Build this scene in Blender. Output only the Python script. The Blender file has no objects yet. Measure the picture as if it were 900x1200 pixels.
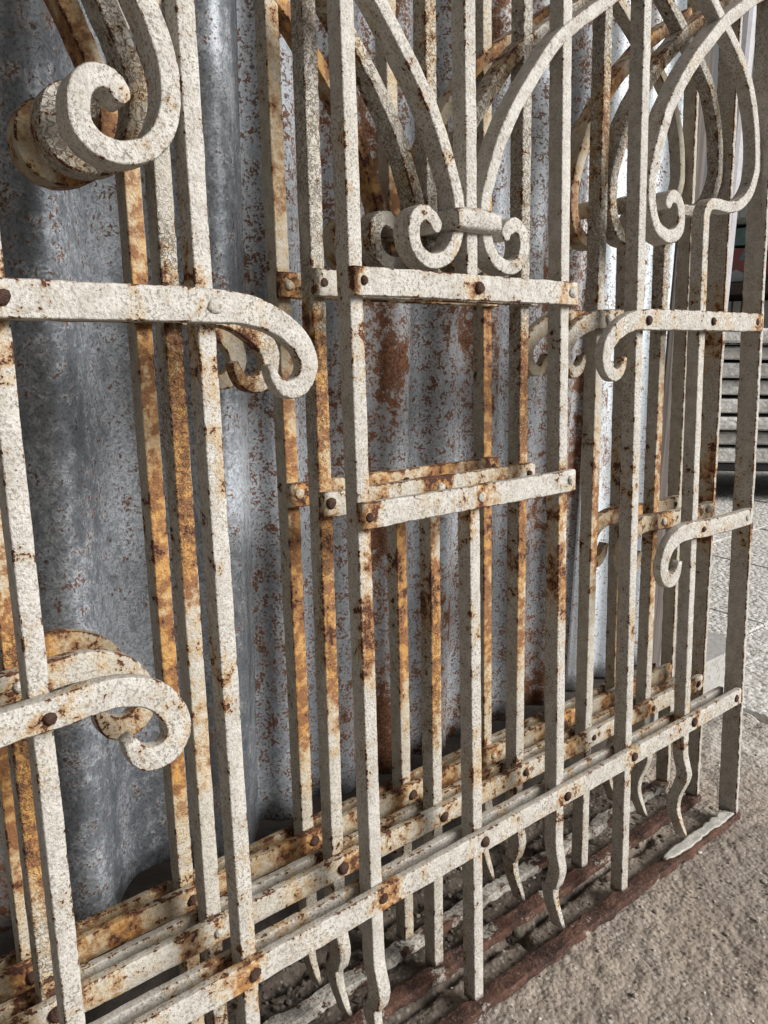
import bpy, math, random
import numpy as np
from mathutils import Vector, Matrix, noise

random.seed(7)
S = bpy.context.scene
COL = S.collection
R = math.radians

# ------------------------------------------------------------------ camera
cam_d = bpy.data.cameras.new('camera')
cam = bpy.data.objects.new('camera', cam_d)
COL.objects.link(cam)
fwd = Vector((0.6273046, 0.7470422, -0.2200383)).normalized()
rgt = Vector((0.7672547, -0.6412607, 0.0102419)).normalized()
up = rgt.cross(fwd).normalized()
m = Matrix((rgt, up, -fwd)).transposed().to_4x4()
m.translation = Vector((-0.4056, -0.3578, 0.5248))
cam.matrix_world = m
cam_d.sensor_fit = 'VERTICAL'
cam_d.sensor_height = 24.0
cam_d.lens = 18.72
cam_d.clip_start = 0.01
cam_d.clip_end = 400.0
S.camera = cam

# ------------------------------------------------------------------ sky, sun, exposure
SUN_DIR = Vector((0.50, -0.72, 0.48)).normalized()      # towards the light
w = bpy.data.worlds.new('World')
S.world = w
w.use_nodes = True
wn = w.node_tree
wn.nodes.clear()
sky = wn.nodes.new('ShaderNodeTexSky')
sky.sky_type = 'NISHITA'
sky.sun_disc = False
sky.sun_elevation = math.asin(SUN_DIR.z)
sky.sun_rotation = math.atan2(SUN_DIR.x, SUN_DIR.y)
sky.air_density = 1.0
sky.dust_density = 4.0
sky.ozone_density = 1.0
hs = wn.nodes.new('ShaderNodeHueSaturation')             # high thin cloud: the blue is washed out
hs.inputs['Saturation'].default_value = 0.08
bg = wn.nodes.new('ShaderNodeBackground')
bg.inputs['Strength'].default_value = 0.05
wo = wn.nodes.new('ShaderNodeOutputWorld')
wn.links.new(sky.outputs[0], hs.inputs['Color'])
wn.links.new(hs.outputs[0], bg.inputs['Color'])
wn.links.new(bg.outputs[0], wo.inputs['Surface'])

sun_d = bpy.data.lights.new('sun', 'SUN')
sun_d.energy = 5.0
sun_d.angle = R(30)
sun_d.color = (1.0, 0.975, 0.94)
sun = bpy.data.objects.new('sun', sun_d)
COL.objects.link(sun)
sun.rotation_euler = (-SUN_DIR).to_track_quat('-Z', 'Y').to_euler()

S.view_settings.view_transform = 'Standard'
S.view_settings.look = 'None'
S.view_settings.exposure = 0.1
S.view_settings.gamma = 1.0
S.view_settings.use_curve_mapping = False
S.render.engine = 'CYCLES'
S.cycles.max_bounces = 4
S.cycles.diffuse_bounces = 2
S.cycles.glossy_bounces = 2
S.cycles.transmission_bounces = 0
S.cycles.caustics_reflective = False
S.cycles.caustics_refractive = False
S.cycles.use_adaptive_sampling = True
S.cycles.adaptive_threshold = 0.02
S.cycles.use_denoising = True

# ------------------------------------------------------------------ node helpers
class NT:
    def __init__(s, name):
        s.m = bpy.data.materials.new(name)
        s.m.use_nodes = True
        s.t = s.m.node_tree
        s.t.nodes.clear()
        s.out = s.t.nodes.new('ShaderNodeOutputMaterial')
        s.b = s.t.nodes.new('ShaderNodeBsdfPrincipled')
        s.t.links.new(s.b.outputs[0], s.out.inputs['Surface'])
        tc = s.t.nodes.new('ShaderNodeTexCoord')
        s.co = tc.outputs['Object']
    def n(s, t): return s.t.nodes.new(t)
    def put(s, sock, v):
        if isinstance(v, bpy.types.NodeSocket): s.t.links.new(v, sock)
        else: sock.default_value = v
    def mapping(s, scale=(1, 1, 1), loc=(0, 0, 0), rot=(0, 0, 0), src=None):
        k = s.n('ShaderNodeMapping')
        s.put(k.inputs['Vector'], src or s.co)
        k.inputs['Scale'].default_value = scale
        k.inputs['Location'].default_value = loc
        k.inputs['Rotation'].default_value = rot
        return k.outputs[0]
    def noise(s, scale, detail=4, rough=0.55, vec=None, dist=0.0):
        k = s.n('ShaderNodeTexNoise')
        s.put(k.inputs['Vector'], vec or s.co)
        k.inputs['Scale'].default_value = scale
        k.inputs['Detail'].default_value = detail
        k.inputs['Roughness'].default_value = rough
        k.inputs['Distortion'].default_value = dist
        return k.outputs['Fac']
    def voro(s, scale, vec=None, feature='F1', out='Distance', rnd=1.0, smooth=0.5):
        k = s.n('ShaderNodeTexVoronoi')
        k.feature = feature
        s.put(k.inputs['Vector'], vec or s.co)
        k.inputs['Scale'].default_value = scale
        k.inputs['Randomness'].default_value = rnd
        if feature == 'SMOOTH_F1': k.inputs['Smoothness'].default_value = smooth
        return k.outputs[out]
    def ss(s, v, a, b, lo=0.0, hi=1.0):          # smooth step a..b -> lo..hi
        k = s.n('ShaderNodeMapRange')
        k.interpolation_type = 'SMOOTHSTEP'
        s.put(k.inputs[0], v)
        k.inputs[1].default_value = a; k.inputs[2].default_value = b
        k.inputs[3].default_value = lo; k.inputs[4].default_value = hi
        return k.outputs[0]
    def math(s, op, a, b=None, c=None, clamp=False):
        k = s.n('ShaderNodeMath'); k.operation = op; k.use_clamp = clamp
        s.put(k.inputs[0], a)
        if b is not None: s.put(k.inputs[1], b)
        if c is not None: s.put(k.inputs[2], c)
        return k.outputs[0]
    def mix(s, f, a, b, mode='MIX'):
        k = s.n('ShaderNodeMix'); k.data_type = 'RGBA'; k.blend_type = mode
        s.put(k.inputs[0], f)
        for i, v in ((6, a), (7, b)):
            if not isinstance(v, bpy.types.NodeSocket): v = (v[0], v[1], v[2], 1.0)
            s.put(k.inputs[i], v)
        return k.outputs[2]
    def sep(s, v=None):
        k = s.n('ShaderNodeSeparateXYZ'); s.put(k.inputs[0], v or s.co); return k.outputs
    def bump(s, h, strength=0.5, dist=0.001, normal=None):
        k = s.n('ShaderNodeBump')
        s.put(k.inputs['Height'], h)
        k.inputs['Strength'].default_value = strength
        k.inputs['Distance'].default_value = dist
        if normal is not None: s.put(k.inputs['Normal'], normal)
        return k.outputs[0]
    def done(s, color, rough=0.7, normal=None, metal=0.0, spec=0.35):
        s.put(s.b.inputs['Base Color'], color if isinstance(color, bpy.types.NodeSocket) else (*color, 1.0))
        s.put(s.b.inputs['Roughness'], rough)
        s.put(s.b.inputs['Metallic'], metal)
        s.put(s.b.inputs['Specular IOR Level'], spec)
        if normal is not None: s.put(s.b.inputs['Normal'], normal)
        return s.m

def paint(name, seed, c1, c2, stain, stain_lo, stain_hi, chips, blister, edge=0.075, blotch=0.0, dirt=0.6):
    """old cracked cream paint over iron: pits, rust bloom that starts at the joints, chips down to the metal along the arrises"""
    k = NT(name)
    co = k.mapping(loc=(seed * 3.1, seed * 1.7, seed * 0.9))
    x, y, z = k.sep()
    tcn = k.sep(k.n('ShaderNodeTexCoord').outputs['Normal'])
    face = k.ss(tcn[1], -0.75, -0.35, 1.0, 0.0)           # the weather side of the iron
    ledge = k.ss(tcn[2], 0.55, 0.85)                       # upper faces, where wet dirt lies
    at = k.n('ShaderNodeAttribute'); at.attribute_name = 'arris'
    arris = at.outputs['Fac']
    big = k.noise(21, 3, 0.6, k.mapping(scale=(1.15, 1, 0.32), loc=(seed, 2 * seed, 0)))
    mid = k.noise(105, 4, 0.68, co)
    fine = k.noise(560, 3, 0.7, co)
    # joints: near a rivet the rust creeps out and runs down
    xj = k.ss(k.math('PINGPONG', x, 0.05), 0.002, 0.024, 1, 0)
    zj = None
    for zr in (0.147, 0.344, 0.413, 0.538, 0.557):
        g = k.ss(k.math('ABSOLUTE', k.math('SUBTRACT', z, zr - 0.012)), 0.010, 0.042, 1, 0)
        zj = g if zj is None else k.math('MAXIMUM', zj, g)
    joint = k.math('MULTIPLY', k.math('MULTIPLY', xj, zj), k.ss(k.math('ADD', k.math('MULTIPLY', big, 0.5), k.math('MULTIPLY', mid, 0.5)), 0.40, 0.60, 0.0, 1.15))
    # weathered cream with greyer dirt, rubbed smooth in places
    col = k.mix(k.ss(mid, 0.36, 0.66), c1, c2)
    sp = k.math('MULTIPLY', k.ss(fine, 0.50, 0.62), k.ss(big, 0.34, 0.58, 0.35, dirt + 0.3))
    col = k.mix(sp, col, (0.165, 0.142, 0.115))
    col = k.mix(k.math('MULTIPLY', ledge, 0.40), col, (0.27, 0.235, 0.19))
    # rust bloom
    band = k.math('MULTIPLY', k.ss(z, stain_lo - 0.05, stain_lo + 0.06), k.ss(z, stain_hi - 0.08, stain_hi + 0.14, 1, 0.15))
    sm = k.math('ADD', big, k.math('MULTIPLY', mid, 0.50))
    sm = k.math('ADD', sm, k.math('MULTIPLY', k.math('MULTIPLY', band, face), stain * 0.23))
    sm = k.math('ADD', sm, k.math('MULTIPLY', fine, 0.12))
    sm = k.math('ADD', sm, k.math('MULTIPLY', joint, 0.13))
    sm = k.math('ADD', sm, blotch)
    tint = k.ss(sm, 0.86, 1.04)
    col = k.mix(k.math('MULTIPLY', tint, 0.60), col, (0.47, 0.325, 0.145))
    bloom = k.ss(sm, 0.97, 1.11)
    ocol = k.mix(k.ss(mid, 0.38, 0.55), (0.47, 0.245, 0.064), (0.200, 0.075, 0.025))
    col = k.mix(k.math('MULTIPLY', bloom, 0.90), col, ocol)
    # bare scabs of dark rust
    scab = k.math('ADD', k.math('MULTIPLY', mid, 0.78), k.math('MULTIPLY', fine, 0.32))
    scab = k.math('ADD', scab, k.math('MULTIPLY', k.math('SUBTRACT', big, 0.5), 0.26))
    scab = k.math('ADD', scab, k.math('MULTIPLY', joint, 0.055))
    scab = k.math('ADD', scab, k.math('MULTIPLY', arris, edge))
    scab = k.math('ADD', scab, k.math('MULTIPLY', ledge, 0.035))
    halo = k.ss(scab, 0.645 - chips, 0.70 - chips)
    col = k.mix(k.math('MULTIPLY', halo, 0.45), col, (0.40, 0.215, 0.085))
    scab_m = k.ss(scab, 0.690 - chips, 0.715 - chips)
    rcol = k.mix(k.ss(fine, 0.4, 0.65), (0.125, 0.047, 0.024), (0.046, 0.022, 0.018))
    col = k.mix(scab_m, col, rcol)
    # pin holes of uneven size
    pit_v = k.voro(330, k.mapping(loc=(seed, seed, 0)))
    pit = k.ss(k.math('ADD', pit_v, k.math('MULTIPLY', fine, 0.9)), 0.42, 0.56, 1, 0)
    pit = k.math('MULTIPLY', pit, k.ss(mid, 0.40, 0.54))
    col = k.mix(k.math('MULTIPLY', pit, 0.68), col, (0.085, 0.050, 0.032))
    h = k.math('ADD', k.math('MULTIPLY', fine, 1.0), k.math('MULTIPLY', mid, 1.5))
    h = k.math('SUBTRACT', h, k.math('MULTIPLY', pit, 1.1))
    if blister > 0:
        wv = k.math('ABSOLUTE', k.math('SUBTRACT', k.noise(270, 2, 0.5, co, 0.8), 0.5))
        cre = k.math('MULTIPLY', k.ss(wv, 0.015, 0.06, 1, 0), k.ss(k.math('ADD', big, k.ss(z, 0.30, 0.62, -0.10, 0.08)), 0.42, 0.54))
        col = k.mix(k.math('MULTIPLY', cre, blister), col, (0.095, 0.062, 0.040))
        h = k.math('SUBTRACT', h, k.math('MULTIPLY', cre, blister * 1.6))
    h = k.math('SUBTRACT', h, k.math('MULTIPLY', scab_m, 1.3))
    nrm = k.bump(h, 0.75, 0.0012)
    rough = k.math('ADD', 0.58, k.math('MULTIPLY', scab_m, 0.30))
    return k.done(col, rough, nrm, spec=0.28)

def rust(name, seed, painty, c_p=(0.45, 0.43, 0.39), k_=1.0):
    f_ = lambda c: tuple(x * k_ for x in c)
    k = NT(name)
    co = k.mapping(loc=(seed, seed * 2, seed))
    a = k.noise(38, 6, 0.7, co); b = k.noise(260, 5, 0.65, co); c = k.noise(900, 3, 0.6, co)
    col = k.mix(k.ss(a, 0.36, 0.62), f_((0.040, 0.023, 0.019)), f_((0.120, 0.062, 0.044)))
    col = k.mix(k.ss(b, 0.52, 0.66, 0, 0.45), col, f_((0.21, 0.145, 0.11)))
    if painty > 0:
        pm = k.math('ADD', k.noise(26, 5, 0.65, k.mapping(loc=(seed * 5, 1, 2))), k.math('MULTIPLY', b, 0.25))
        pm = k.ss(pm, 0.78 - painty, 0.83 - painty)
        col = k.mix(pm, col, k.mix(k.ss(b, 0.42, 0.62), c_p, (0.26, 0.23, 0.19)))
    h = k.math('ADD', k.math('MULTIPLY', a, 3.0), k.math('ADD', k.math('MULTIPLY', b, 1.4), k.math('MULTIPLY', c, 0.4)))
    return k.done(col, 0.85, k.bump(h, 0.9, 0.0016), spec=0.2)

def zinc(name, seed, c1, c2, c3, rust_amt, metal, rough, patch=(), speck=1.0):
    """galvanised sheet: mottled zinc, lacy white corrosion, scratches, freckles and patches of rust with stained halos"""
    k = NT(name)
    co = k.mapping(loc=(seed, seed * 2, 0))
    x, y, z = k.sep()
    a = k.noise(12, 4, 0.6, k.mapping(scale=(1, 1, 0.35), loc=(seed, seed, seed)))
    b = k.noise(90, 4, 0.7, co); c = k.noise(430, 3, 0.66, co)
    vn = k.n('ShaderNodeTexVoronoi'); k.put(vn.inputs['Vector'], co); vn.inputs['Scale'].default_value = 95
    sp = k.n('ShaderNodeSeparateColor'); k.put(sp.inputs[0], vn.outputs['Color'])
    streak = k.noise(130, 3, 0.6, k.mapping(scale=(1, 1, 0.03), loc=(0, 0, seed)))
    col = k.mix(k.ss(a, 0.34, 0.66), c1, c2)
    col = k.mix(k.math('MULTIPLY', sp.outputs[0], 0.22), col, c3)
    col = k.mix(k.ss(streak, 0.50, 0.68, 0, 0.30), col, c3)
    col = k.mix(k.ss(c, 0.48, 0.62, 0, 0.55), col, tuple(v * 0.42 for v in c1))
    wv = k.math('ABSOLUTE', k.math('SUBTRACT', k.noise(150, 3, 0.65, co, 1.0), 0.5))
    bl = k.ss(k.math('ADD', k.math('MULTIPLY', b, 0.6), k.math('MULTIPLY', a, 0.6)), 0.54, 0.66)
    lace = k.math('MULTIPLY', bl, k.ss(wv, 0.0, 0.07, 0.95, 0.18))
    col = k.mix(lace, col, (0.58, 0.62, 0.67))
    # rust: freckles, spots, patches
    fre = k.math('ADD', k.math('MULTIPLY', c, 0.55), k.math('MULTIPLY', b, 0.50))
    pm = k.math('ADD', k.noise(10, 3, 0.6, k.mapping(scale=(1, 1, 0.55), loc=(seed * 2, 3, seed))), k.math('MULTIPLY', b, 0.55))
    pm = k.math('ADD', pm, k.math('MULTIPLY', c, 0.35))
    for (px, pw, amt) in patch:
        pm = k.math('ADD', pm, k.ss(k.math('ABSOLUTE', k.math('SUBTRACT', x, px)), pw * 0.3, pw, amt, 0))
    fm = k.ss(k.math('ADD', fre, k.math('MULTIPLY', pm, 0.10)), 0.690 - rust_amt * 0.03, 0.725 - rust_amt * 0.03)
    spot = k.math('MULTIPLY', k.ss(k.math('ADD', vn.outputs['Distance'], k.math('MULTIPLY', c, 0.5)), 0.34, 0.46, speck, 0), k.ss(sp.outputs[1], 0.70, 0.74))
    halo = k.ss(pm, 1.02 - rust_amt * 0.06, 1.17 - rust_amt * 0.06)
    col = k.mix(k.math('MULTIPLY', halo, 0.55), col, (0.27, 0.19, 0.135))
    pmm = k.ss(pm, 1.13 - rust_amt * 0.06, 1.19 - rust_amt * 0.06)
    rm = k.math('MAXIMUM', k.math('MAXIMUM', k.math('MULTIPLY', fm, 0.9), k.math('MULTIPLY', spot, 0.85)), pmm)
    rc = k.mix(k.ss(c, 0.40, 0.60), (0.060, 0.027, 0.017), (0.185, 0.078, 0.034))
    col = k.mix(rm, col, rc)
    h = k.math('ADD', k.math('MULTIPLY', c, 0.5), k.math('ADD', k.math('MULTIPLY', b, 0.9), k.math('MULTIPLY', rm, 0.6)))
    nm = k.bump(h, 0.6, 0.0010)
    ro = k.math('ADD', rough, k.math('ADD', k.math('MULTIPLY', rm, 0.3), k.math('MULTIPLY', lace, 0.2)), clamp=True)
    mt = k.math('MULTIPLY', k.math('SUBTRACT', 1.0, k.math('MAXIMUM', rm, halo)), metal)
    return k.done(col, ro, nm, mt, spec=0.4)

def stone(name, c1, c2, c3, s=1.0, bump=0.8, bd=0.002, rough=0.85, speck=0.5):
    k = NT(name)
    a = k.noise(7 * s, 5, 0.6); b = k.noise(60 * s, 6, 0.68); c = k.noise(300 * s, 4, 0.6)
    vo = k.voro(130 * s, None, 'F1', 'Color'); sp = k.n('ShaderNodeSeparateColor'); k.put(sp.inputs[0], vo)
    vd = k.voro(130 * s)
    col = k.mix(k.ss(a, 0.35, 0.66), c1, c2)
    col = k.mix(k.ss(b, 0.46, 0.66), col, c3)
    col = k.mix(k.math('MULTIPLY', k.ss(sp.outputs[0], 0.62, 0.9), speck), col, tuple(min(0.75, x * 1.9) for x in c2))
    col = k.mix(k.ss(c, 0.54, 0.68, 0, 0.55), col, tuple(x * 0.35 for x in c3))
    h = k.math('ADD', k.math('MULTIPLY', b, 1.6), k.math('SUBTRACT', k.math('MULTIPLY', c, 0.6), k.math('MULTIPLY', vd, 0.9)))
    return k.done(col, rough, k.bump(h, bump, bd), spec=0.25)

def plain(name, c, rough=0.7, var=0.35, s=40.0, bump=0.3, metal=0.0):
    k = NT(name)
    a = k.noise(s, 5, 0.62); b = k.noise(s * 7, 4, 0.6)
    col = k.mix(k.ss(a, 0.35, 0.66), c, tuple(x * (1 - var) for x in c))
    col = k.mix(k.ss(b, 0.5, 0.7, 0, 0.4), col, tuple(x * 0.45 for x in c))
    return k.done(col, rough, k.bump(k.math('ADD', a, b), bump, 0.002), metal)

M = {}
F1, F2 = (0.525, 0.503, 0.462), (0.405, 0.38, 0.338)
S1, S2 = (0.50, 0.47, 0.415), (0.385, 0.355, 0.30)
T1, T2 = (0.49, 0.445, 0.365), (0.38, 0.335, 0.265)
M['paint1'] = paint('paint_front', 1.0, F1, F2, 0.20, 0.20, 0.50, 0.0, 0.0)
M['rail1'] = paint('paint_front_rail', 2.6, F1, F2, 0.0, 0.20, 0.50, 0.008, 0.0, blotch=0.045)
M['stile1'] = paint('paint_front_stile', 1.6, F1, F2, 0.0, 0.20, 0.50, -0.005, 0.0, 0.16)
M['paint2'] = paint('paint_middle', 4.3, S1, S2, 1.15, 0.21, 0.50, 0.015, 0.6)
M['rail2'] = paint('paint_middle_rail', 5.6, S1, S2, 0.0, 0.20, 0.52, 0.055, 0.30, blotch=0.14)
M['scroll2'] = paint('paint_middle_scroll', 6.6, S1, S2, 0.0, 0.20, 0.52, 0.05, 0.65, blotch=0.10)
M['stile2'] = paint('paint_middle_stile', 4.9, S1, S2, 0.0, 0.20, 0.52, 0.0, 0.0, 0.18)
M['paint3'] = paint('paint_rear', 8.9, T1, T2, 1.55, 0.20, 0.66, 0.02, 0.0)
M['rail3'] = paint('paint_rear_rail', 7.6, T1, T2, 0.0, 0.20, 0.52, 0.055, 0.0, blotch=0.21)
M['scroll3'] = paint('paint_rear_scroll', 3.6, T1, T2, 0.0, 0.20, 0.52, 0.06, 0.0, blotch=0.27)
M['scroll1'] = M['paint1']
M['stile3'] = paint('paint_rear_stile', 9.3, T1, T2, 0.0, 0.20, 0.52, 0.01, 0.0, 0.16)
M['frame1'] = rust('frame_rust_front', 1.3, 0.03)
M['frame2'] = rust('frame_rust_middle', 3.7, 0.07)
M['frame3'] = rust('frame_rust_rear', 6.1, 0.22)
M['rivet'] = rust('rivet_rust', 2.2, 0.0, k_=0.55)
M['flake'] = plain('loose_paint', (0.60, 0.58, 0.53), 0.6, 0.3, 120, 0.8)
M['zinc_l'] = zinc('zinc_dark_sheet', 2.0, (0.145, 0.162, 0.182), (0.290, 0.315, 0.345), (0.43, 0.455, 0.485), -0.30, 0.34, 0.47, [(-0.285, 0.05, 0.16)])
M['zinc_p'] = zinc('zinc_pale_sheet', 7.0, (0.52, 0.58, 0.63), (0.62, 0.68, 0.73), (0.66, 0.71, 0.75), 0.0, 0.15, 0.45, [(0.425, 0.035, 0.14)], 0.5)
M['zinc_r'] = zinc('zinc_rusty_sheet', 5.0, (0.27, 0.30, 0.335), (0.40, 0.435, 0.47), (0.50, 0.53, 0.57), 1.6, 0.22, 0.50, [(0.070, 0.035, 0.16), (0.20, 0.03, 0.05), (0.30, 0.03, 0.06)])

# ------------------------------------------------------------------ object helpers
def obj(name, me, mat, parent=None, label=None, cat=None, group=None, kind=None):
    if mat is not None and len(me.materials) == 0: me.materials.append(mat)
    o = bpy.data.objects.new(name, me)
    COL.objects.link(o)
    if parent is not None: o.parent = parent
    if label: o['label'] = label
    if cat: o['category'] = cat
    if group: o['group'] = group
    if kind: o['kind'] = kind
    return o

def empty(name, label, cat, group=None, mw=None):
    o = bpy.data.objects.new(name, None)
    o.empty_display_size = 0.05
    COL.objects.link(o)
    o['label'] = label; o['category'] = cat
    if group: o['group'] = group
    if mw is not None: o.matrix_world = mw
    return o

def mesh(name, vs, fs, smooth=False):
    me = bpy.data.meshes.new(name)
    me.from_pydata([tuple(v) for v in vs], [], fs)
    if smooth: me.polygons.foreach_set('use_smooth', [True] * len(me.polygons))
    me.update()
    return me

def wnorm(o):
    k = o.modifiers.new('weighted_normals', 'WEIGHTED_NORMAL')
    k.mode = 'FACE_AREA'; k.weight = 60
    return o

def smooth_path(pts, step):
    """Catmull-Rom through the points, resampled at an even step"""
    P = [np.array(p, float) for p in pts]
    if len(P) == 2:
        dense = [P[0] + (P[1] - P[0]) * t for t in np.linspace(0, 1, 50)]
    else:
        Q = [2 * P[0] - P[1]] + P + [2 * P[-1] - P[-2]]
        dense = []
        for i in range(1, len(Q) - 2):
            p0, p1, p2, p3 = Q[i - 1], Q[i], Q[i + 1], Q[i + 2]
            for t in np.linspace(0, 1, 14, endpoint=False):
                dense.append(0.5 * ((2 * p1) + (-p0 + p2) * t + (2 * p0 - 5 * p1 + 4 * p2 - p3) * t * t + (-p0 + 3 * p1 - 3 * p2 + p3) * t ** 3))
        dense.append(P[-1])
    dense = np.array(dense)
    d = np.r_[0, np.cumsum(np.linalg.norm(np.diff(dense, axis=0), axis=1))]
    n = max(2, int(round(d[-1] / step)) + 1)
    s = np.linspace(0, d[-1], n)
    return np.stack([np.interp(s, d, dense[:, j]) for j in range(dense.shape[1])], 1), s / d[-1]

def bar_mesh(name, path, width, y0, y1, seed=0.0, step=0.006, bev=0.0011, lump=0.00034, yoff=None, round_end=0):
    """flat or square bar swept along an in-plane path (u, v in metres); width may be a function of 0..1"""
    P, T = smooth_path(path, step)
    n = len(P)
    LEN = float(np.linalg.norm(np.diff(P, axis=0), axis=1).sum())
    if round_end:                       # extra rings so that the end closes in a round eye
        e_ = np.array([0.0004, 0.001, 0.002, 0.0032, 0.0045]) / LEN
        T2 = np.unique(np.r_[T, (1 - e_) if round_end > 0 else e_])
        P = np.stack([np.interp(T2, T, P[:, j]) for j in range(2)], 1); T = T2; n = len(P)
    tan = np.gradient(P, T, axis=0)
    tan /= np.linalg.norm(tan, axis=1)[:, None]
    nor = np.stack([-tan[:, 1], tan[:, 0]], 1)
    vs, fs = [], []
    yc = 0.5 * (y0 + y1)
    for i in range(n):
        ww = width(T[i]) if callable(width) else width
        hw = ww * 0.5
        if round_end:
            d_ = (1 - T[i] if round_end > 0 else T[i]) * LEN
            if d_ < hw: hw = max(0.0007, math.sqrt(max(0.0, hw * hw - (hw - d_) ** 2)))
        dy = yoff(T[i]) if yoff else 0.0
        b = min(bev, hw * 0.45)
        prof = [(-hw + b, y0), (hw - b, y0), (hw, y0 + b), (hw, y1 - b), (hw - b, y1), (-hw + b, y1), (-hw, y1 - b), (-hw, y0 + b)]
        for a, y in prof:
            p = Vector((P[i][0] + nor[i][0] * a, y + dy, P[i][1] + nor[i][1] * a))
            q = p * 55 + Vector((seed, seed * 2, 0))
            q2 = p * 190 + Vector((seed, 5, seed))
            k = lump * noise.noise(q) + lump * 0.7 * noise.noise(q2)
            s = p.copy() - Vector((P[i][0], yc + dy, P[i][1]))
            if s.length > 1e-6: s.normalize()
            vs.append(p + s * k)
        if i:
            for j in range(8):
                a0, a1 = (i - 1) * 8 + j, (i - 1) * 8 + (j + 1) % 8
                fs.append((a0, a1, a1 + 8, a0 + 8))
    fs.append(tuple(range(7, -1, -1)))
    fs.append(tuple((n - 1) * 8 + j for j in range(8)))
    me = mesh(name, vs, fs, True)
    at = me.attributes.new('arris', 'FLOAT', 'FACE')
    ar = [1.0 if j % 2 else 0.0 for _ in range(n - 1) for j in range(8)] + [0.6, 0.6]
    at.data.foreach_set('value', ar)
    return me

_riv = {}
def rivet_mesh(r):
    if r in _riv: return _riv[r]
    vs, fs = [], []
    N = 10
    rings = [(1.0, 0.0), (0.96, 0.28), (0.72, 0.52), (0.35, 0.66)]
    for rr, hh in rings:
        for j in range(N):
            a = 2 * math.pi * j / N
            k = 1 + 0.07 * math.sin(3 * a + 1.3)
            vs.append((rr * r * math.cos(a) * k, -hh * r, rr * r * math.sin(a) * k))
    vs.append((0, -0.70 * r, 0))
    for i in range(len(rings) - 1):
        for j in range(N):
            fs.append((i * N + j, (i + 1) * N + j, (i + 1) * N + (j + 1) % N, i * N + (j + 1) % N)[::-1])
    for j in range(N):
        fs.append(((len(rings) - 1) * N + j, len(vs) - 1, (len(rings) - 1) * N + (j + 1) % N)[::-1])
    me = mesh('rivet', vs, fs, True)
    me.materials.append(M['rivet'])
    _riv[r] = me
    return me

def mirror(pts): return [(-a, b) for a, b in pts]
def mm(pts): return [(a / 1000.0, b / 1000.0) for a, b in pts]

# ------------------------------------------------------------------ the window grille
BIG_SCROLL = mm([(396, 839), (370, 825), (342, 808), (320, 794), (301, 778), (276, 756), (253, 731), (235, 707), (222.5, 680), (216, 664), (212.5, 650), (212.5, 636),
                 (215.5, 625), (221, 616), (229, 610.5), (240, 608), (250.5, 610), (257, 616), (258.8, 623), (257.8, 632), (254, 638.2), (248, 641), (242, 640), (238.2, 635.8), (237.4, 630)])
LYRE = mm([(303, 400), (303, 480), (303, 560), (303, 622), (304, 634), (311, 641.5), (324, 642.5), (346, 642.5), (367, 648), (383, 660), (392, 677), (393, 694), (388, 720), (379, 742), (367, 760),
           (345, 779), (322, 794), (303, 807), (270, 828), (236, 852), (207, 880)])
CENTRE_ARC = mm([(39, 598.5), (33.5, 594.5), (35.5, 589)][::-1] + [(43.5, 600.2), (50.5, 596), (53, 587), (50, 577.5), (42, 571.6), (33, 571), (23, 575), (16.5, 583), (13, 593), (12.2, 604),
                 (14, 616), (20.4, 633), (30, 654.5), (44, 676.5), (61, 698), (80, 720), (92, 731.5), (102, 739), (121, 752), (148, 769), (192, 797)])
UP_CURL = mm([(401, 538), (303, 538), (200, 537.5), (176, 535), (160, 529), (147.5, 519), (142.6, 508), (145.5, 498.5), (153.5, 493.2), (161.5, 495), (166, 501), (168, 507)])
LO_CURL = mm([(401, 343.5), (340, 343.5), (301, 344.5), (281, 346.2), (263, 345), (248.5, 338.5), (239.5, 327.5), (237.0, 316), (242.5, 307), (252, 304.5), (260, 309), (265, 320)])
TOP = 1.42
ZB = 0.1473

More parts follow.
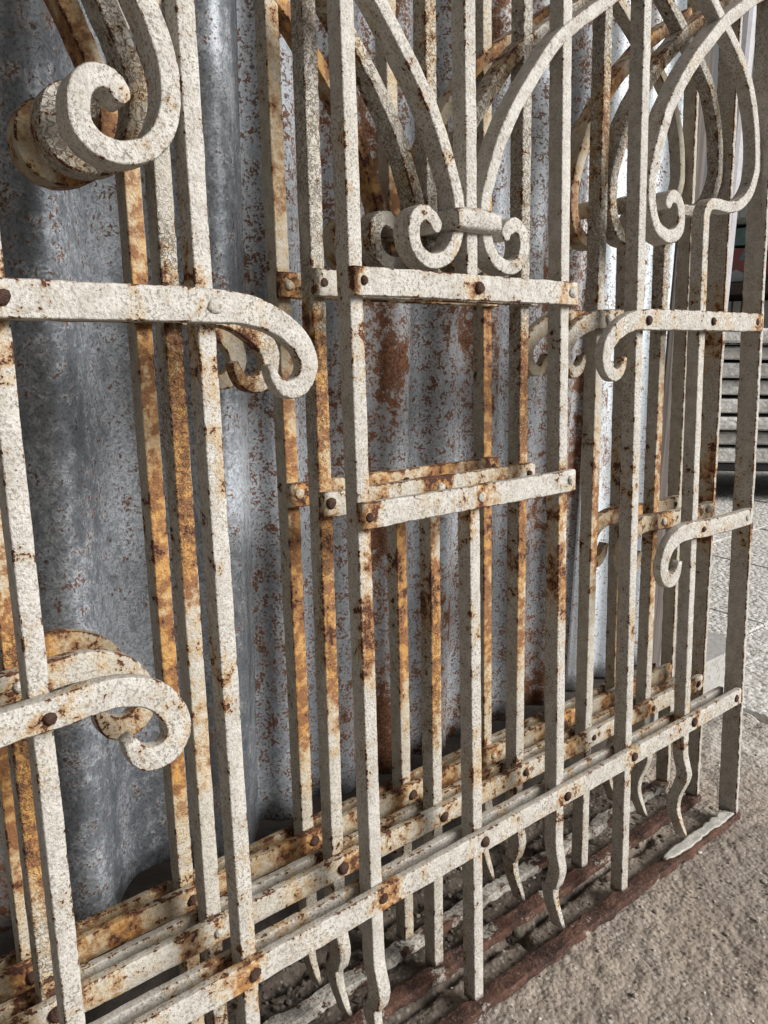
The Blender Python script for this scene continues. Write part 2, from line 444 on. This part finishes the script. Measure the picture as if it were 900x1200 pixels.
def make_grille(label, seed, mw, pm, fm, rivets_painted, flakes=False):
    g = empty('window_grille', label, 'window grille', 'old iron window grilles leaning on the sheet', mw)
    pmat, fmat, rmat = M[pm], M[fm], M['rail' + pm[-1]]
    rnd = random.Random(int(seed * 100))
    def part(name, me, mat=pmat, par=None, wn=True):
        o = obj(name, me, mat, par or g)
        if wn: wnorm(o)
        return o
    def rivet(par, u, v, y, r=0.0037):
        o = obj('rivet', rivet_mesh(r), None, par)
        o.location = (u + rnd.uniform(-.0012, .0012), y, v + rnd.uniform(-.0012, .0012))
        o.rotation_euler = (rnd.uniform(-.1, .1), rnd.uniform(0, 6.28), 0)
        s = rnd.uniform(0.75, 1.3); o.scale = (s * rnd.uniform(.85, 1.15), s * rnd.uniform(.45, 1.05), s)
        if rnd.random() < rivets_painted:
            o.material_slots[0].link = 'OBJECT'; o.material_slots[0].material = pmat
    BW, BD = 0.0108, 0.0132
    def tail(sgn):
        def f(t):
            return 0.0
        return f
    # upright bars that run down to the frame (straight) or end above it in a wavy tail
    for u in (0.0, 0.2, -0.2):
        if u == 0.0:
            part('upright_bar', bar_mesh('upright_bar', [(0, 0.006), (0, 0.413 + 0.004)], BW, 0, BD, seed + 1))
            part('upright_bar', bar_mesh('upright_bar', [(0, 0.549), (0, TOP)], BW, 0, BD, seed + 2))
        else:
            part('upright_bar', bar_mesh('upright_bar', [(u, 0.006), (u * 1.004, 0.5), (u, TOP)], BW, 0, BD, seed + u * 9))
    def wavy(t_total):
        A_, ph_ = rnd.uniform(.0042, .0062), rnd.uniform(.08, .22)
        # path length from the tail tip; the wave lies across the plane of the grille
        def f(t):
            v = t * t_total
            if v > 0.108: return 0.0
            x = (0.108 - v) / 0.09
            return -A_ * math.sin((x - ph_) * 2 * math.pi * 1.05) * min(1, max(0, x - ph_) * 3.5)
        return f
    def wtap(t_total, base):
        def f(t):
            v = t * t_total
            return base * (0.42 + 0.58 * min(1, v / 0.05)) if v < 0.05 else base
        return f
    for u in (0.1, -0.1):
        L = TOP - 0.018
        part('upright_bar', bar_mesh('upright_bar', [(u + 0.004, 0.018), (u + 0.001, 0.06), (u, 0.11), (u, 0.6), (u, TOP)], wtap(L, BW), 0, BD, seed + u * 11, yoff=wavy(L)))
    # outer upright: wavy tail below, bends outward into the lyre above
    for sg in (1, -1):
        pts = [(0.305, 0.020), (0.303, 0.06), (0.303, 0.11), (0.303, 0.2)] + LYRE
        pts = [(a * sg, b) for a, b in pts]
        Pt, _ = smooth_path(pts, 0.006)
        L = float(np.linalg.norm(np.diff(Pt, axis=0), axis=1).sum())
        part('lyre_bar', bar_mesh('lyre_bar', pts, wtap(L, 0.0104), 0.0003, BD - 0.0003, seed + sg * 3, yoff=wavy(L), step=0.005))
    # side stiles and the frame bars at the foot and the head
    for sg in (1, -1):
        part('frame_stile', bar_mesh('frame_stile', [(0.404 * sg, 0.0062), (0.404 * sg, TOP + 0.02)], 0.006, -0.0068, 0.0135 if pm[-1] != '3' else 0.0085, seed + sg * 5, lump=0.0006), M['stile' + pm[-1]])
    fb = bar_mesh('frame_bar', [(-0.409, 0.0035), (0.409, 0.0035)], 0.0085, -0.0085, 0.0062, seed + 6.6, lump=0.0024, step=0.004)
    part('frame_bar', fb, fmat)
    part('frame_bar', bar_mesh('frame_bar', [(-0.4005, TOP + 0.012), (0.4005, TOP + 0.012)], 0.006, -0.006, 0.0205, seed + 7.7), pmat)
    # foot rail: two flats with the bars clamped between them
    FY0, FY1, RY0, RY1 = -0.0066, -0.0003, 0.0135, 0.0195
    fr = part('foot_rail', bar_mesh('foot_rail', [(-0.4006, ZB), (0.4006, ZB)], 0.0172, FY0, FY1, seed + 8, lump=0.0005, bev=0.0009), rmat)
    part('rear_foot_rail', bar_mesh('rear_foot_rail', [(-0.4006, ZB - 0.002), (0.4006, ZB - 0.002)], 0.0112, RY0, RY1, seed + 9, lump=0.0005, bev=0.0009), rmat)
    for u in (-.303, -.2, -.1, 0, .1, .2, .303, .39, -.39): rivet(fr, u, ZB, FY0 - 0.0001)
    # the two cross plates of the middle panel, riveted to the bars
    for v in (0.555, 0.4131):
        pl = part('cross_plate', bar_mesh('cross_plate', [(-0.1065, v), (0.1065, v)], 0.0168, FY0, FY1, seed + v, lump=0.0005, bev=0.0009), rmat)
        for u in (-.1, 0, .1): rivet(pl, u, v, FY0 - 0.0001)
    # curled side rails
    wu = lambda t: 0.0175 if t < .62 else (0.0175 - 0.006 * (t - .62) / .30 if t < .92 else 0.0115 - 0.085 * (t - .92))
    wl = lambda t: 0.0165 if t < .55 else (0.0165 - 0.003 * (t - .55) / .37 if t < .92 else 0.0135 - 0.095 * (t - .92))
    for sg in (1, -1):
        for curl, wf, v, us in ((UP_CURL, wu, 0.538, (.303, .2, .39)), (LO_CURL, wl, 0.344, (.303, .39))):
            c = [(a * sg, b) for a, b in curl]
            r1 = part('curled_rail', bar_mesh('curled_rail', c, wf, FY0 - 0.0022, FY1, seed + sg * 2.2 + v, lump=0.0005, step=0.004), rmat)
            for u in us: rivet(r1, u * sg, v, FY0 - 0.0023)
    # scrolls beside the second bars, rising outwards to the stile
    for sg in (1, -1):
        c = [(a * sg, b) for a, b in BIG_SCROLL]
        part('scroll_bar', bar_mesh('scroll_bar', c, lambda t: 0.0114 if t < .93 else 0.0114 - 0.0012 * (t - .93) / .07, -0.0012, 0.0152, seed + sg * 6.1, step=0.003, lump=0.0005, round_end=1), M['scroll' + pm[-1]])
        c = [(a * sg, b) for a, b in CENTRE_ARC]
        part('scroll_bar', bar_mesh('scroll_bar', c, lambda t: 0.0106 - 0.0008 * min(1, t * 3.2), -0.0008, 0.0148, seed + sg * 7.1, step=0.003, lump=0.0004, round_end=-1), M['scroll' + pm[-1]])
    part('collar', bar_mesh('collar', [(-0.0215, 0.598), (-0.008, 0.5985), (0.008, 0.5985), (0.0215, 0.598)], lambda t: 0.0148 - 0.003 * abs(2 * t - 1) ** 4, -0.0075, 0.0205, seed + 3.3, bev=0.0048, step=0.0025, lump=0.0007))
    if flakes:
        vs, fs = [], []
        n = 26
        for i in range(n + 1):
            t = i / n
            u = 0.268 + 0.131 * t
            for j in range(7):
                s = j / 6 - 0.5
                wdt = 0.0150 * min(1, 0.35 + 5 * t) * (0.75 + 0.3 * noise.noise(Vector((t * 6, 1, 3))))
                y = -0.0005 + s * wdt * (1 + 0.55 * noise.noise(Vector((t * 17, 2.0 if s > 0 else 6.0, 1))))
                zt = 0.0105 + 0.0009 * noise.noise(Vector((t * 6, s * 1.5, 5))) + 0.003 * max(0, 0.3 - t)
                vs.append((u, y, zt))
        for i in range(n):
            for j in range(6):
                a = i * 7 + j
                fs.append((a, a + 7, a + 8, a + 1))
        me = mesh('peeled_paint', vs, fs, True)
        o = part('peeled_paint', me, M['flake'], wn=False)
        sd = o.modifiers.new('thickness', 'SOLIDIFY'); sd.thickness = 0.0015; sd.offset = -1
        o['label'] = 'curled strip of white paint peeling off the rusty foot of the frame'
    return g

def lean(y, deg, x=0.0):
    return Matrix.Translation((x, y, 0.0)) @ Matrix.Rotation(-R(deg), 4, 'X')

# ------------------------------------------------------------------ ground
_tabs = {}
def vnoise(x, y, seed):
    """bicubic-ish value noise on arrays"""
    if seed not in _tabs: _tabs[seed] = np.random.RandomState(seed).rand(256, 256)
    tab = _tabs[seed]
    xi = np.floor(x).astype(int); yi = np.floor(y).astype(int)
    fx = x - xi; fy = y - yi
    fx = fx * fx * fx * (fx * (fx * 6 - 15) + 10); fy = fy * fy * fy * (fy * (fy * 6 - 15) + 10)
    g = lambda a, b: tab[a % 256, b % 256]
    return (g(xi, yi) * (1 - fx) + g(xi + 1, yi) * fx) * (1 - fy) + (g(xi, yi + 1) * (1 - fx) + g(xi + 1, yi + 1) * fx) * fy

def height(X, Y):
    h = 0.0028 * (vnoise(X / .045, Y / .045, 1) - .5) + 0.0016 * (vnoise(X / .010, Y / .010, 2) - .5) + 0.0026 * (vnoise(X / .0065, Y / .0065, 3) - .5)
    h += 0.004 * (vnoise(X / .15, Y / .15, 4) - .5)
    def crack(pts, wd, dep):
        d = np.full(X.shape, 9.0)
        for (ax, ay), (bx, by) in zip(pts[:-1], pts[1:]):
            vx, vy = bx - ax, by - ay
            t = np.clip(((X - ax) * vx + (Y - ay) * vy) / (vx * vx + vy * vy), 0, 1)
            d = np.minimum(d, np.hypot(X - ax - t * vx, Y - ay - t * vy))
        d = d + 0.004 * (vnoise(X / .012, Y / .012, 9) - .5)
        return -dep * np.clip(1 - d / wd, 0, 1) ** 0.7
    h += crack([(0.075, 0.055), (0.085, 0.035), (0.088, 0.018), (0.10, 0.004)], 0.007, 0.016)
    h += crack([(-0.2, 0.030), (0.02, 0.036), (0.09, 0.034), (0.2, 0.042), (0.3, 0.036)], 0.005, 0.008)
    h += crack([(-0.12, 0.12), (0.0, 0.125), (0.1, 0.118), (0.3, 0.13)], 0.008, 0.010)
    out = np.clip((X - 0.60) / 0.06, 0, 1)
    lip = np.clip((X - 0.668 - 0.05 * (vnoise(X / .04, Y / .04, 12) - .5)) / 0.02, 0, 1)
    return h - 0.0035 + 0.0065 * out - 0.022 * lip

def grid(name, xs, ys, zf):
    X, Y = np.meshgrid(xs, ys)
    Z = zf(X, Y)
    nx, ny = len(xs), len(ys)
    me = bpy.data.meshes.new(name)
    co = np.stack([X, Y, Z], -1).reshape(-1, 3)
    a = (np.arange(ny - 1)[:, None] * nx + np.arange(nx - 1)[None]).reshape(-1)
    q = np.stack([a, a + 1, a + nx + 1, a + nx], 1)
    me.vertices.add(len(co)); me.vertices.foreach_set('co', co.ravel())
    me.loops.add(q.size); me.loops.foreach_set('vertex_index', q.ravel())
    me.polygons.add(len(q)); me.polygons.foreach_set('loop_start', np.arange(0, q.size, 4))
    me.polygons.foreach_set('loop_total', np.full(len(q), 4))
    me.polygons.foreach_set('use_smooth', np.ones(len(q), bool))
    me.update(calc_edges=True)
    return me

def ground_mat():
    k = NT('rough_concrete')
    a = k.noise(9, 5, 0.6); b = k.noise(70, 6, 0.68); c = k.noise(340, 4, 0.62)
    vo = k.voro(210, None, 'F1', 'Color'); sp = k.n('ShaderNodeSeparateColor'); k.put(sp.inputs[0], vo)
    vd = k.voro(210)
    col = k.mix(k.ss(a, 0.36, 0.66), (0.305, 0.255, 0.208), (0.385, 0.330, 0.277))
    col = k.mix(k.ss(k.noise(4.5, 4, 0.6), 0.50, 0.60, 0, 0.45), col, (0.135, 0.118, 0.104))
    col = k.mix(k.ss(b, 0.44, 0.66), col, (0.24, 0.203, 0.168))
    peb = k.math('MULTIPLY', k.ss(sp.outputs[0], 0.72, 0.86), k.ss(vd, 0.25, 0.45, 1, 0))
    col = k.mix(k.math('MULTIPLY', peb, 0.75), col, (0.46, 0.43, 0.39))
    peb2 = k.math('MULTIPLY', k.ss(sp.outputs[1], 0.80, 0.9), k.ss(vd, 0.25, 0.45, 1, 0))
    col = k.mix(k.math('MULTIPLY', peb2, 0.8), col, (0.07, 0.055, 0.045))
    col = k.mix(k.ss(c, 0.54, 0.68, 0, 0.6), col, (0.07, 0.055, 0.045))
    # damp soil behind the front grille, its black also holding painted-in shade
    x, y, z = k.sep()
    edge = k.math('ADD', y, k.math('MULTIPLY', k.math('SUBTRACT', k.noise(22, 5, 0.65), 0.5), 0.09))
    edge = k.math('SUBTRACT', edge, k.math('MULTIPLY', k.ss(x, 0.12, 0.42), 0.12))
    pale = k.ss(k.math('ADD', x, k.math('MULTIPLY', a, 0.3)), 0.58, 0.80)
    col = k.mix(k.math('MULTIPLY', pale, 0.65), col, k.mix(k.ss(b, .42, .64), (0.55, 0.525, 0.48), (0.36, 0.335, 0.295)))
    soil = k.ss(edge, -0.01, 0.05, 0, 0.85)  # one mask for the soil and the shade painted with it
    soil_shade_col = k.mix(k.ss(b, 0.4, 0.62), (0.040, 0.032, 0.026), (0.105, 0.083, 0.066))
    soil_shade_col = k.mix(k.math('MULTIPLY', peb, 0.7), soil_shade_col, (0.24, 0.21, 0.18))
    col = k.mix(soil, col, soil_shade_col)
    h = k.math('ADD', k.math('MULTIPLY', b, 1.8), k.math('SUBTRACT', k.math('MULTIPLY', c, 0.8), k.math('MULTIPLY', vd, 1.3)))
    return k.done(col, 0.9, k.bump(h, 0.65, 0.0018), spec=0.2)

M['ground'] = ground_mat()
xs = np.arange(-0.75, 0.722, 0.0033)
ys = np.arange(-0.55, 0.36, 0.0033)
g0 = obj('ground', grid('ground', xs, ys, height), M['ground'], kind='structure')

M['far_ground'] = stone('far_ground', (0.22, 0.20, 0.175), (0.30, 0.275, 0.245), (0.19, 0.17, 0.15), 0.25, 0.6, 0.004)
far = obj('yard_ground', mesh('yard_ground', [(-60, -60, -.026), (90, -60, -.026), (90, 90, -.026), (-60, 90, -.026)], [(0, 1, 2, 3)]), M['far_ground'], kind='structure')

def block_mesh(name, sx, sy, sz, b=0.004, jit=0.0, seed=0):
    """bevelled block, base at z = 0"""
    rs = random.Random(seed)
    vs, fs = [], []
    rings = [(0, b), (b, 0), (sz - b, 0), (sz, b)]
    for z, i in rings:
        hx, hy = sx / 2 - i, sy / 2 - i
        for (x, y) in ((-hx + b, -hy), (hx - b, -hy), (hx, -hy + b), (hx, hy - b), (hx - b, hy), (-hx + b, hy), (-hx, hy - b), (-hx, -hy + b)):
            vs.append((x + rs.uniform(-jit, jit), y + rs.uniform(-jit, jit), z + rs.uniform(-jit, jit) * .5))
    for r_ in range(3):
        for j in range(8):
            a0, a1 = r_ * 8 + j, r_ * 8 + (j + 1) % 8
            fs.append((a0, a1, a1 + 8, a0 + 8))
    fs.append(tuple(range(7, -1, -1))); fs.append(tuple(range(24, 32)))
    return mesh(name, vs, fs)

# pavement of square granite setts running back through the yard
M['paving'] = stone('granite_paving', (0.54, 0.515, 0.475), (0.62, 0.60, 0.56), (0.38, 0.355, 0.32), 0.8, 1.0, 0.004)
pav = obj('pavement', mesh('pavement', [(.668, -1.3, -.016), (4.6, -1.3, -.016), (4.6, 2.4, -.016), (.668, 2.4, -.016)], [(0, 1, 2, 3)]), plain('paving_joint', (0.07, 0.06, 0.05), 0.95), kind='structure')
pm_ = [block_mesh('paving_slab', .366, .366, .022, .003, .0012, i) for i in range(4)]
for q in pm_: q.materials.append(M['paving'])
for i in range(10):
    for j in range(9):
        o = obj('paving_slab', pm_[(i * 3 + j) % 4], None, pav)
        o.location = (.672 + .185 + i * .371, -1.225 + j * .371 + .185 + .0, -.0205 + random.uniform(-.0015, .0015))
        o.rotation_euler = (random.uniform(-.004, .004), random.uniform(-.004, .004), random.choice((0, 1, 2, 3)) * math.pi / 2)

# ------------------------------------------------------------------ corrugated sheets
def sheet_mesh(name, x0, x1, z0, z1, prof, thick=0.0009, seed=0):
    nx = int((x1 - x0) / 0.0025); nz = 70
    xs = np.linspace(x0, x1, nx); zs = np.linspace(z0, z1, nz)
    X, Z = np.meshgrid(xs, zs)
    Y = prof(X) + 0.0035 * (vnoise(X / .12 + 3, Z / .25, 20 + seed) - .5) + 0.0012 * (vnoise(X / .03, Z / .06, 21 + seed) - .5)
    Xj = X
    co = np.stack([Xj, Y, Z], -1).reshape(-1, 3)
    a = (np.arange(nz - 1)[:, None] * nx + np.arange(nx - 1)[None]).reshape(-1)
    q = np.stack([a, a + 1, a + nx + 1, a + nx], 1)
    return mesh(name, co.tolist(), q.tolist(), True)

def sheet(me, mat, **kw):
    o = obj('corrugated_sheet', me, mat, cat='metal sheet', group='corrugated metal sheets behind the grilles', **kw)
    sd = o.modifiers.new('thickness', 'SOLIDIFY'); sd.thickness = 0.001; sd.offset = 1
    return o
PL = 0.124
sheet(sheet_mesh('sheet_left', -0.80, -0.0715, 0.075, 1.75, lambda X: 0.207 - 0.0225 * np.cos((X + 0.232) * 2 * np.pi / PL) - 0.0030 * np.cos((X + 0.232) * 4 * np.pi / PL), seed=1), M['zinc_l'],
      label='dark blue-grey galvanised sheet with broad corrugations behind the left half of the grilles')
def prof_r(X):
    t = ((X - 0.090) / 0.0632) % 1.0
    w_ = np.cos(2 * np.pi * t)
    return 0.2175 - 0.0085 * np.sign(w_) * np.abs(w_) ** 0.75
sheet(sheet_mesh('sheet_right', -0.12, 0.528, 0.078, 1.75, prof_r, seed=5), M['zinc_r'],
      label='paler rust-freckled galvanised sheet with narrow corrugations behind the right half of the grilles')

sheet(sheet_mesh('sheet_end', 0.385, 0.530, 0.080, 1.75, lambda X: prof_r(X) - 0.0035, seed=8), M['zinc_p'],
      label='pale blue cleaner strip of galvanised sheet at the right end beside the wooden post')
M['timber'] = plain('old_timber', (0.060, 0.048, 0.040), 0.9, 0.5, 30, 0.8)
o = obj('timber_beam', block_mesh('timber_beam', 1.62, 0.09, 0.092, 0.005, 0.002, 3), M['timber'], label='dark weathered timber beam on the ground under the metal sheets', cat='beam', kind='thing')
o.location = (-0.26, 0.222, -0.016)
wood = NT('grey_post_wood')
gr_ = wood.noise(60, 5, 0.65, wood.mapping(scale=(1, 1, 0.06)))
wc = wood.mix(wood.ss(gr_, .35, .66), (0.075, 0.064, 0.058), (0.155, 0.135, 0.125))
M['post'] = wood.done(wc, 0.9, wood.bump(gr_, 0.9, 0.003), spec=0.2)
o = obj('wooden_post', block_mesh('wooden_post', 0.045, 0.07, 1.85, 0.004, 0.002, 5), M['post'], label='narrow dark weathered wooden post at the right edge of the metal sheets', cat='post', kind='thing')
o.location = (0.556, 0.236, -0.018)

# ------------------------------------------------------------------ the three grilles
make_grille('front window grille of three, whitest paint, nearest the camera with peeling paint at its foot', 1.0, lean(0.0, 3.5), 'paint1', 'frame1', 0.35, True)
make_grille('middle window grille of three, blistered cream paint with orange rust runs', 4.0, lean(0.0462, 2.75), 'paint2', 'frame2', 0.3)
make_grille('rearmost window grille of three, yellowed paint heavily stained orange, next to the metal sheet', 7.0, lean(0.0835, 3.05), 'paint3', 'frame3', 0.2)

# ------------------------------------------------------------------ yard behind
M['conc'] = stone('slab_concrete', (0.50, 0.49, 0.47), (0.60, 0.59, 0.56), (0.40, 0.385, 0.36), 0.5, 0.7, 0.003)
M['kerb'] = stone('sawn_stone', (0.33, 0.325, 0.31), (0.38, 0.37, 0.355), (0.30, 0.29, 0.275), 0.6, 0.25, 0.001, speck=0.15)
o = obj('stone_block', block_mesh('stone_block', 0.26, 0.12, 0.055, 0.003, 0.001, 8), M['kerb'], label='smooth pale grey stone block lying on the paving beyond the grilles', cat='stone block', kind='thing')
o.location = (0.66, 0.235, 0.0)

SLABS = 8
ordn = ['lowest', 'second lowest', 'third from the bottom', 'fourth from the bottom', 'fourth from the top', 'third from the top', 'second from the top', 'topmost']
z = 0.132
TURN = Matrix.Translation((2.28, 0.99, 0)) @ Matrix.Rotation(R(50), 4, 'Z')
for i in range(SLABS):
    th = 0.040 + random.uniform(-.004, .004)
    o = obj('concrete_slab', block_mesh('concrete_slab', 0.5, 1.3, th, 0.006, 0.003, 30 + i), M['conc'], label='rough grey concrete slab, %s of the stack standing in the yard' % ordn[i], cat='slab', group='concrete slabs stacked in the yard', kind='thing')
    o.matrix_world = TURN @ Matrix.Translation((random.uniform(-.03, .03), random.uniform(-.02, .02), z)) @ Matrix.Rotation(random.uniform(-.02, .02), 4, 'Z')
    z += th + 0.012
M['pallet'] = plain('pallet_black', (0.018, 0.017, 0.017), 0.8, 0.4, 30, 0.5)
pal = empty('pallet', 'black pallet on blocks carrying the stack of concrete slabs', 'pallet', None, TURN)
for k_ in range(3):
    for y_ in (-.56, 0.22, .56):
        o = obj('foot_block', block_mesh('foot_block', .13, .14, .103, .008, .001, 2), M['pallet'], pal); o.location = (-.17 + .17 * k_, y_, 0.0)
for k_ in range(5):
    o = obj('deck_board', block_mesh('deck_board', .095, 1.32, .024, .004, .001, 3), M['pallet'], pal); o.location = (-.21 + .105 * k_, 0, .1045)

# grey pipe standing in the yard
M['pipe'] = plain('grey_pipe', (0.42, 0.41, 0.44), 0.5, 0.15, 20, 0.1)
def tube(name, r, z0, z1, n=20):
    vs = [(r * math.cos(2 * math.pi * j / n), r * math.sin(2 * math.pi * j / n), zz) for zz in (z0, z1) for j in range(n)]
    fs = [(j, (j + 1) % n, n + (j + 1) % n, n + j) for j in range(n)] + [tuple(range(n, 2 * n)), tuple(range(n - 1, -1, -1))]
    return mesh(name, vs, fs, False)

pp = empty('standpipe', 'tall pale grey metal pipe standing in the yard just right of the sheets', 'pipe', None, Matrix.Translation((1.584, 0.716, -0.0)))
obj('pipe', tube('pipe', 0.035, 0.004, 3.2), M['pipe'], pp)
obj('base_flange', tube('base_flange', 0.062, 0.001, 0.012), M['pipe'], pp)

# low booth across the yard
kio = empty('booth', 'low booth with pale metal roof and red painted panel across the yard', 'booth', None, Matrix.Translation((9.0, 4.3, -0.026)))
def kpart(name, x, y, z, sx, sy, sz, mat, par=kio):
    o = obj(name, block_mesh(name, sx, sy, sz, 0.006, 0, 1), mat, par); o.location = (x, y, z); return o
M['k_roof'] = plain('booth_roof', (0.55, 0.56, 0.56), 0.5, 0.15, 8, 0.1)
M['k_teal'] = plain('booth_teal', (0.20, 0.36, 0.36), 0.6, 0.25, 8, 0.1)
M['k_dark'] = plain('booth_dark', (0.035, 0.028, 0.026), 0.8, 0.3, 8, 0.1)
M['k_slat'] = plain('booth_slat', (0.50, 0.50, 0.48), 0.6, 0.2, 8, 0.1)
M['k_green'] = plain('booth_green', (0.06, 0.20, 0.13), 0.6, 0.2, 8, 0.1)
kk = NT('booth_painted_panel')
vv = kk.voro(5.5, kk.mapping(scale=(1, 1, 1.3), loc=(0.3, 0.1, 0.4)), 'F1', 'Color'); sp_ = kk.n('ShaderNodeSeparateColor'); kk.put(sp_.inputs[0], vv)
kc = kk.mix(kk.ss(sp_.outputs[0], .50, .53), (0.36, 0.13, 0.12), (0.55, 0.58, 0.62))
kc = kk.mix(kk.ss(sp_.outputs[1], .76, .79), kc, (0.14, 0.32, 0.42))
kc = kk.mix(kk.ss(sp_.outputs[2], .80, .83), kc, (0.07, 0.06, 0.07))
M['k_panel'] = kk.done(kc, 0.6)
kpart('wall', 0.75, 0, 0.0, 1.2, 2.4, 1.78, M['k_dark'])
for i in range(12):
    kpart('roof_sheet', 0.55, -1.24 + i * 0.2255, 1.812 + 0.012 * (i % 2), 1.9, 0.222, 0.16, M['k_roof'])
kpart('fascia', 0.06, 0, 1.58, 0.10, 2.5, 0.19, M['k_teal'])
kpart('painted_panel', 0.10, 0, 1.17, 0.05, 2.42, 0.38, M['k_panel'])
kpart('counter', 0.0, 0, 1.02, 0.25, 2.45, 0.13, plain('booth_counter', (0.11, 0.085, 0.075), 0.7))
for i in range(20):
    kpart('slat', 0.10, -1.15 + i * 0.12, 0.02, 0.04, 0.095, 0.93, M['k_green'] if i % 7 == 3 else M['k_slat'])

# ------------------------------------------------------------------ loose stones
def pebbles(name, n, area, rmin, rmax, mat, seed, zf, **kw):
    rs = random.Random(seed)
    base = []
    phi = (1 + 5 ** .5) / 2
    iv = [Vector(v).normalized() for v in [(-1, phi, 0), (1, phi, 0), (-1, -phi, 0), (1, -phi, 0), (0, -1, phi), (0, 1, phi), (0, -1, -phi), (0, 1, -phi), (phi, 0, -1), (phi, 0, 1), (-phi, 0, -1), (-phi, 0, 1)]]
    it = [(0, 11, 5), (0, 5, 1), (0, 1, 7), (0, 7, 10), (0, 10, 11), (1, 5, 9), (5, 11, 4), (11, 10, 2), (10, 7, 6), (7, 1, 8), (3, 9, 4), (3, 4, 2), (3, 2, 6), (3, 6, 8), (3, 8, 9), (4, 9, 5), (2, 4, 11), (6, 2, 10), (8, 6, 7), (9, 8, 1)]
    vs, fs = [], []
    for _ in range(n):
        x, y = area(rs)
        r = rmin + (rmax - rmin) * rs.random() ** 2.5
        sx, sy, sz = r * rs.uniform(.7, 1.3), r * rs.uniform(.7, 1.3), r * rs.uniform(.45, .8)
        ang = rs.uniform(0, 6.28); ca, sa = math.cos(ang), math.sin(ang)
        zz = float(zf(np.array([[x]]), np.array([[y]]))[0, 0]) + sz * 0.45
        b = len(vs)
        for v in iv:
            q = 1 + rs.uniform(-.22, .22)
            a_, b_ = v.x * sx * q, v.y * sy * q
            vs.append((x + a_ * ca - b_ * sa, y + a_ * sa + b_ * ca, zz + v.z * sz * q))
        fs += [(b + i, b + j, b + k2) for i, j, k2 in it]
    return obj(name, mesh(name, vs, fs), mat, kind='stuff', **kw)

M['gravel'] = stone('gravel_dark', (0.055, 0.045, 0.038), (0.14, 0.12, 0.10), (0.09, 0.07, 0.055), 0.5, 0.4, 0.001)
pebbles('gravel', 900, lambda r: (r.uniform(-.45, .42), r.triangular(.02, .19, .12)), .0012, .0048, M['gravel'], 3, height,
        label='dark soil crumbs and small stones gathered behind the grilles', cat='gravel')
M['grit'] = stone('grit_light', (0.22, 0.19, 0.16), (0.40, 0.37, 0.33), (0.20, 0.17, 0.14), 0.5, 0.4, 0.001)
pebbles('grit', 700, lambda r: (r.uniform(-.1, .66), r.uniform(-.35, .3)), .0008, .0028, M['grit'], 4, height,
        label='fine pale grit scattered over the rough concrete', cat='grit')
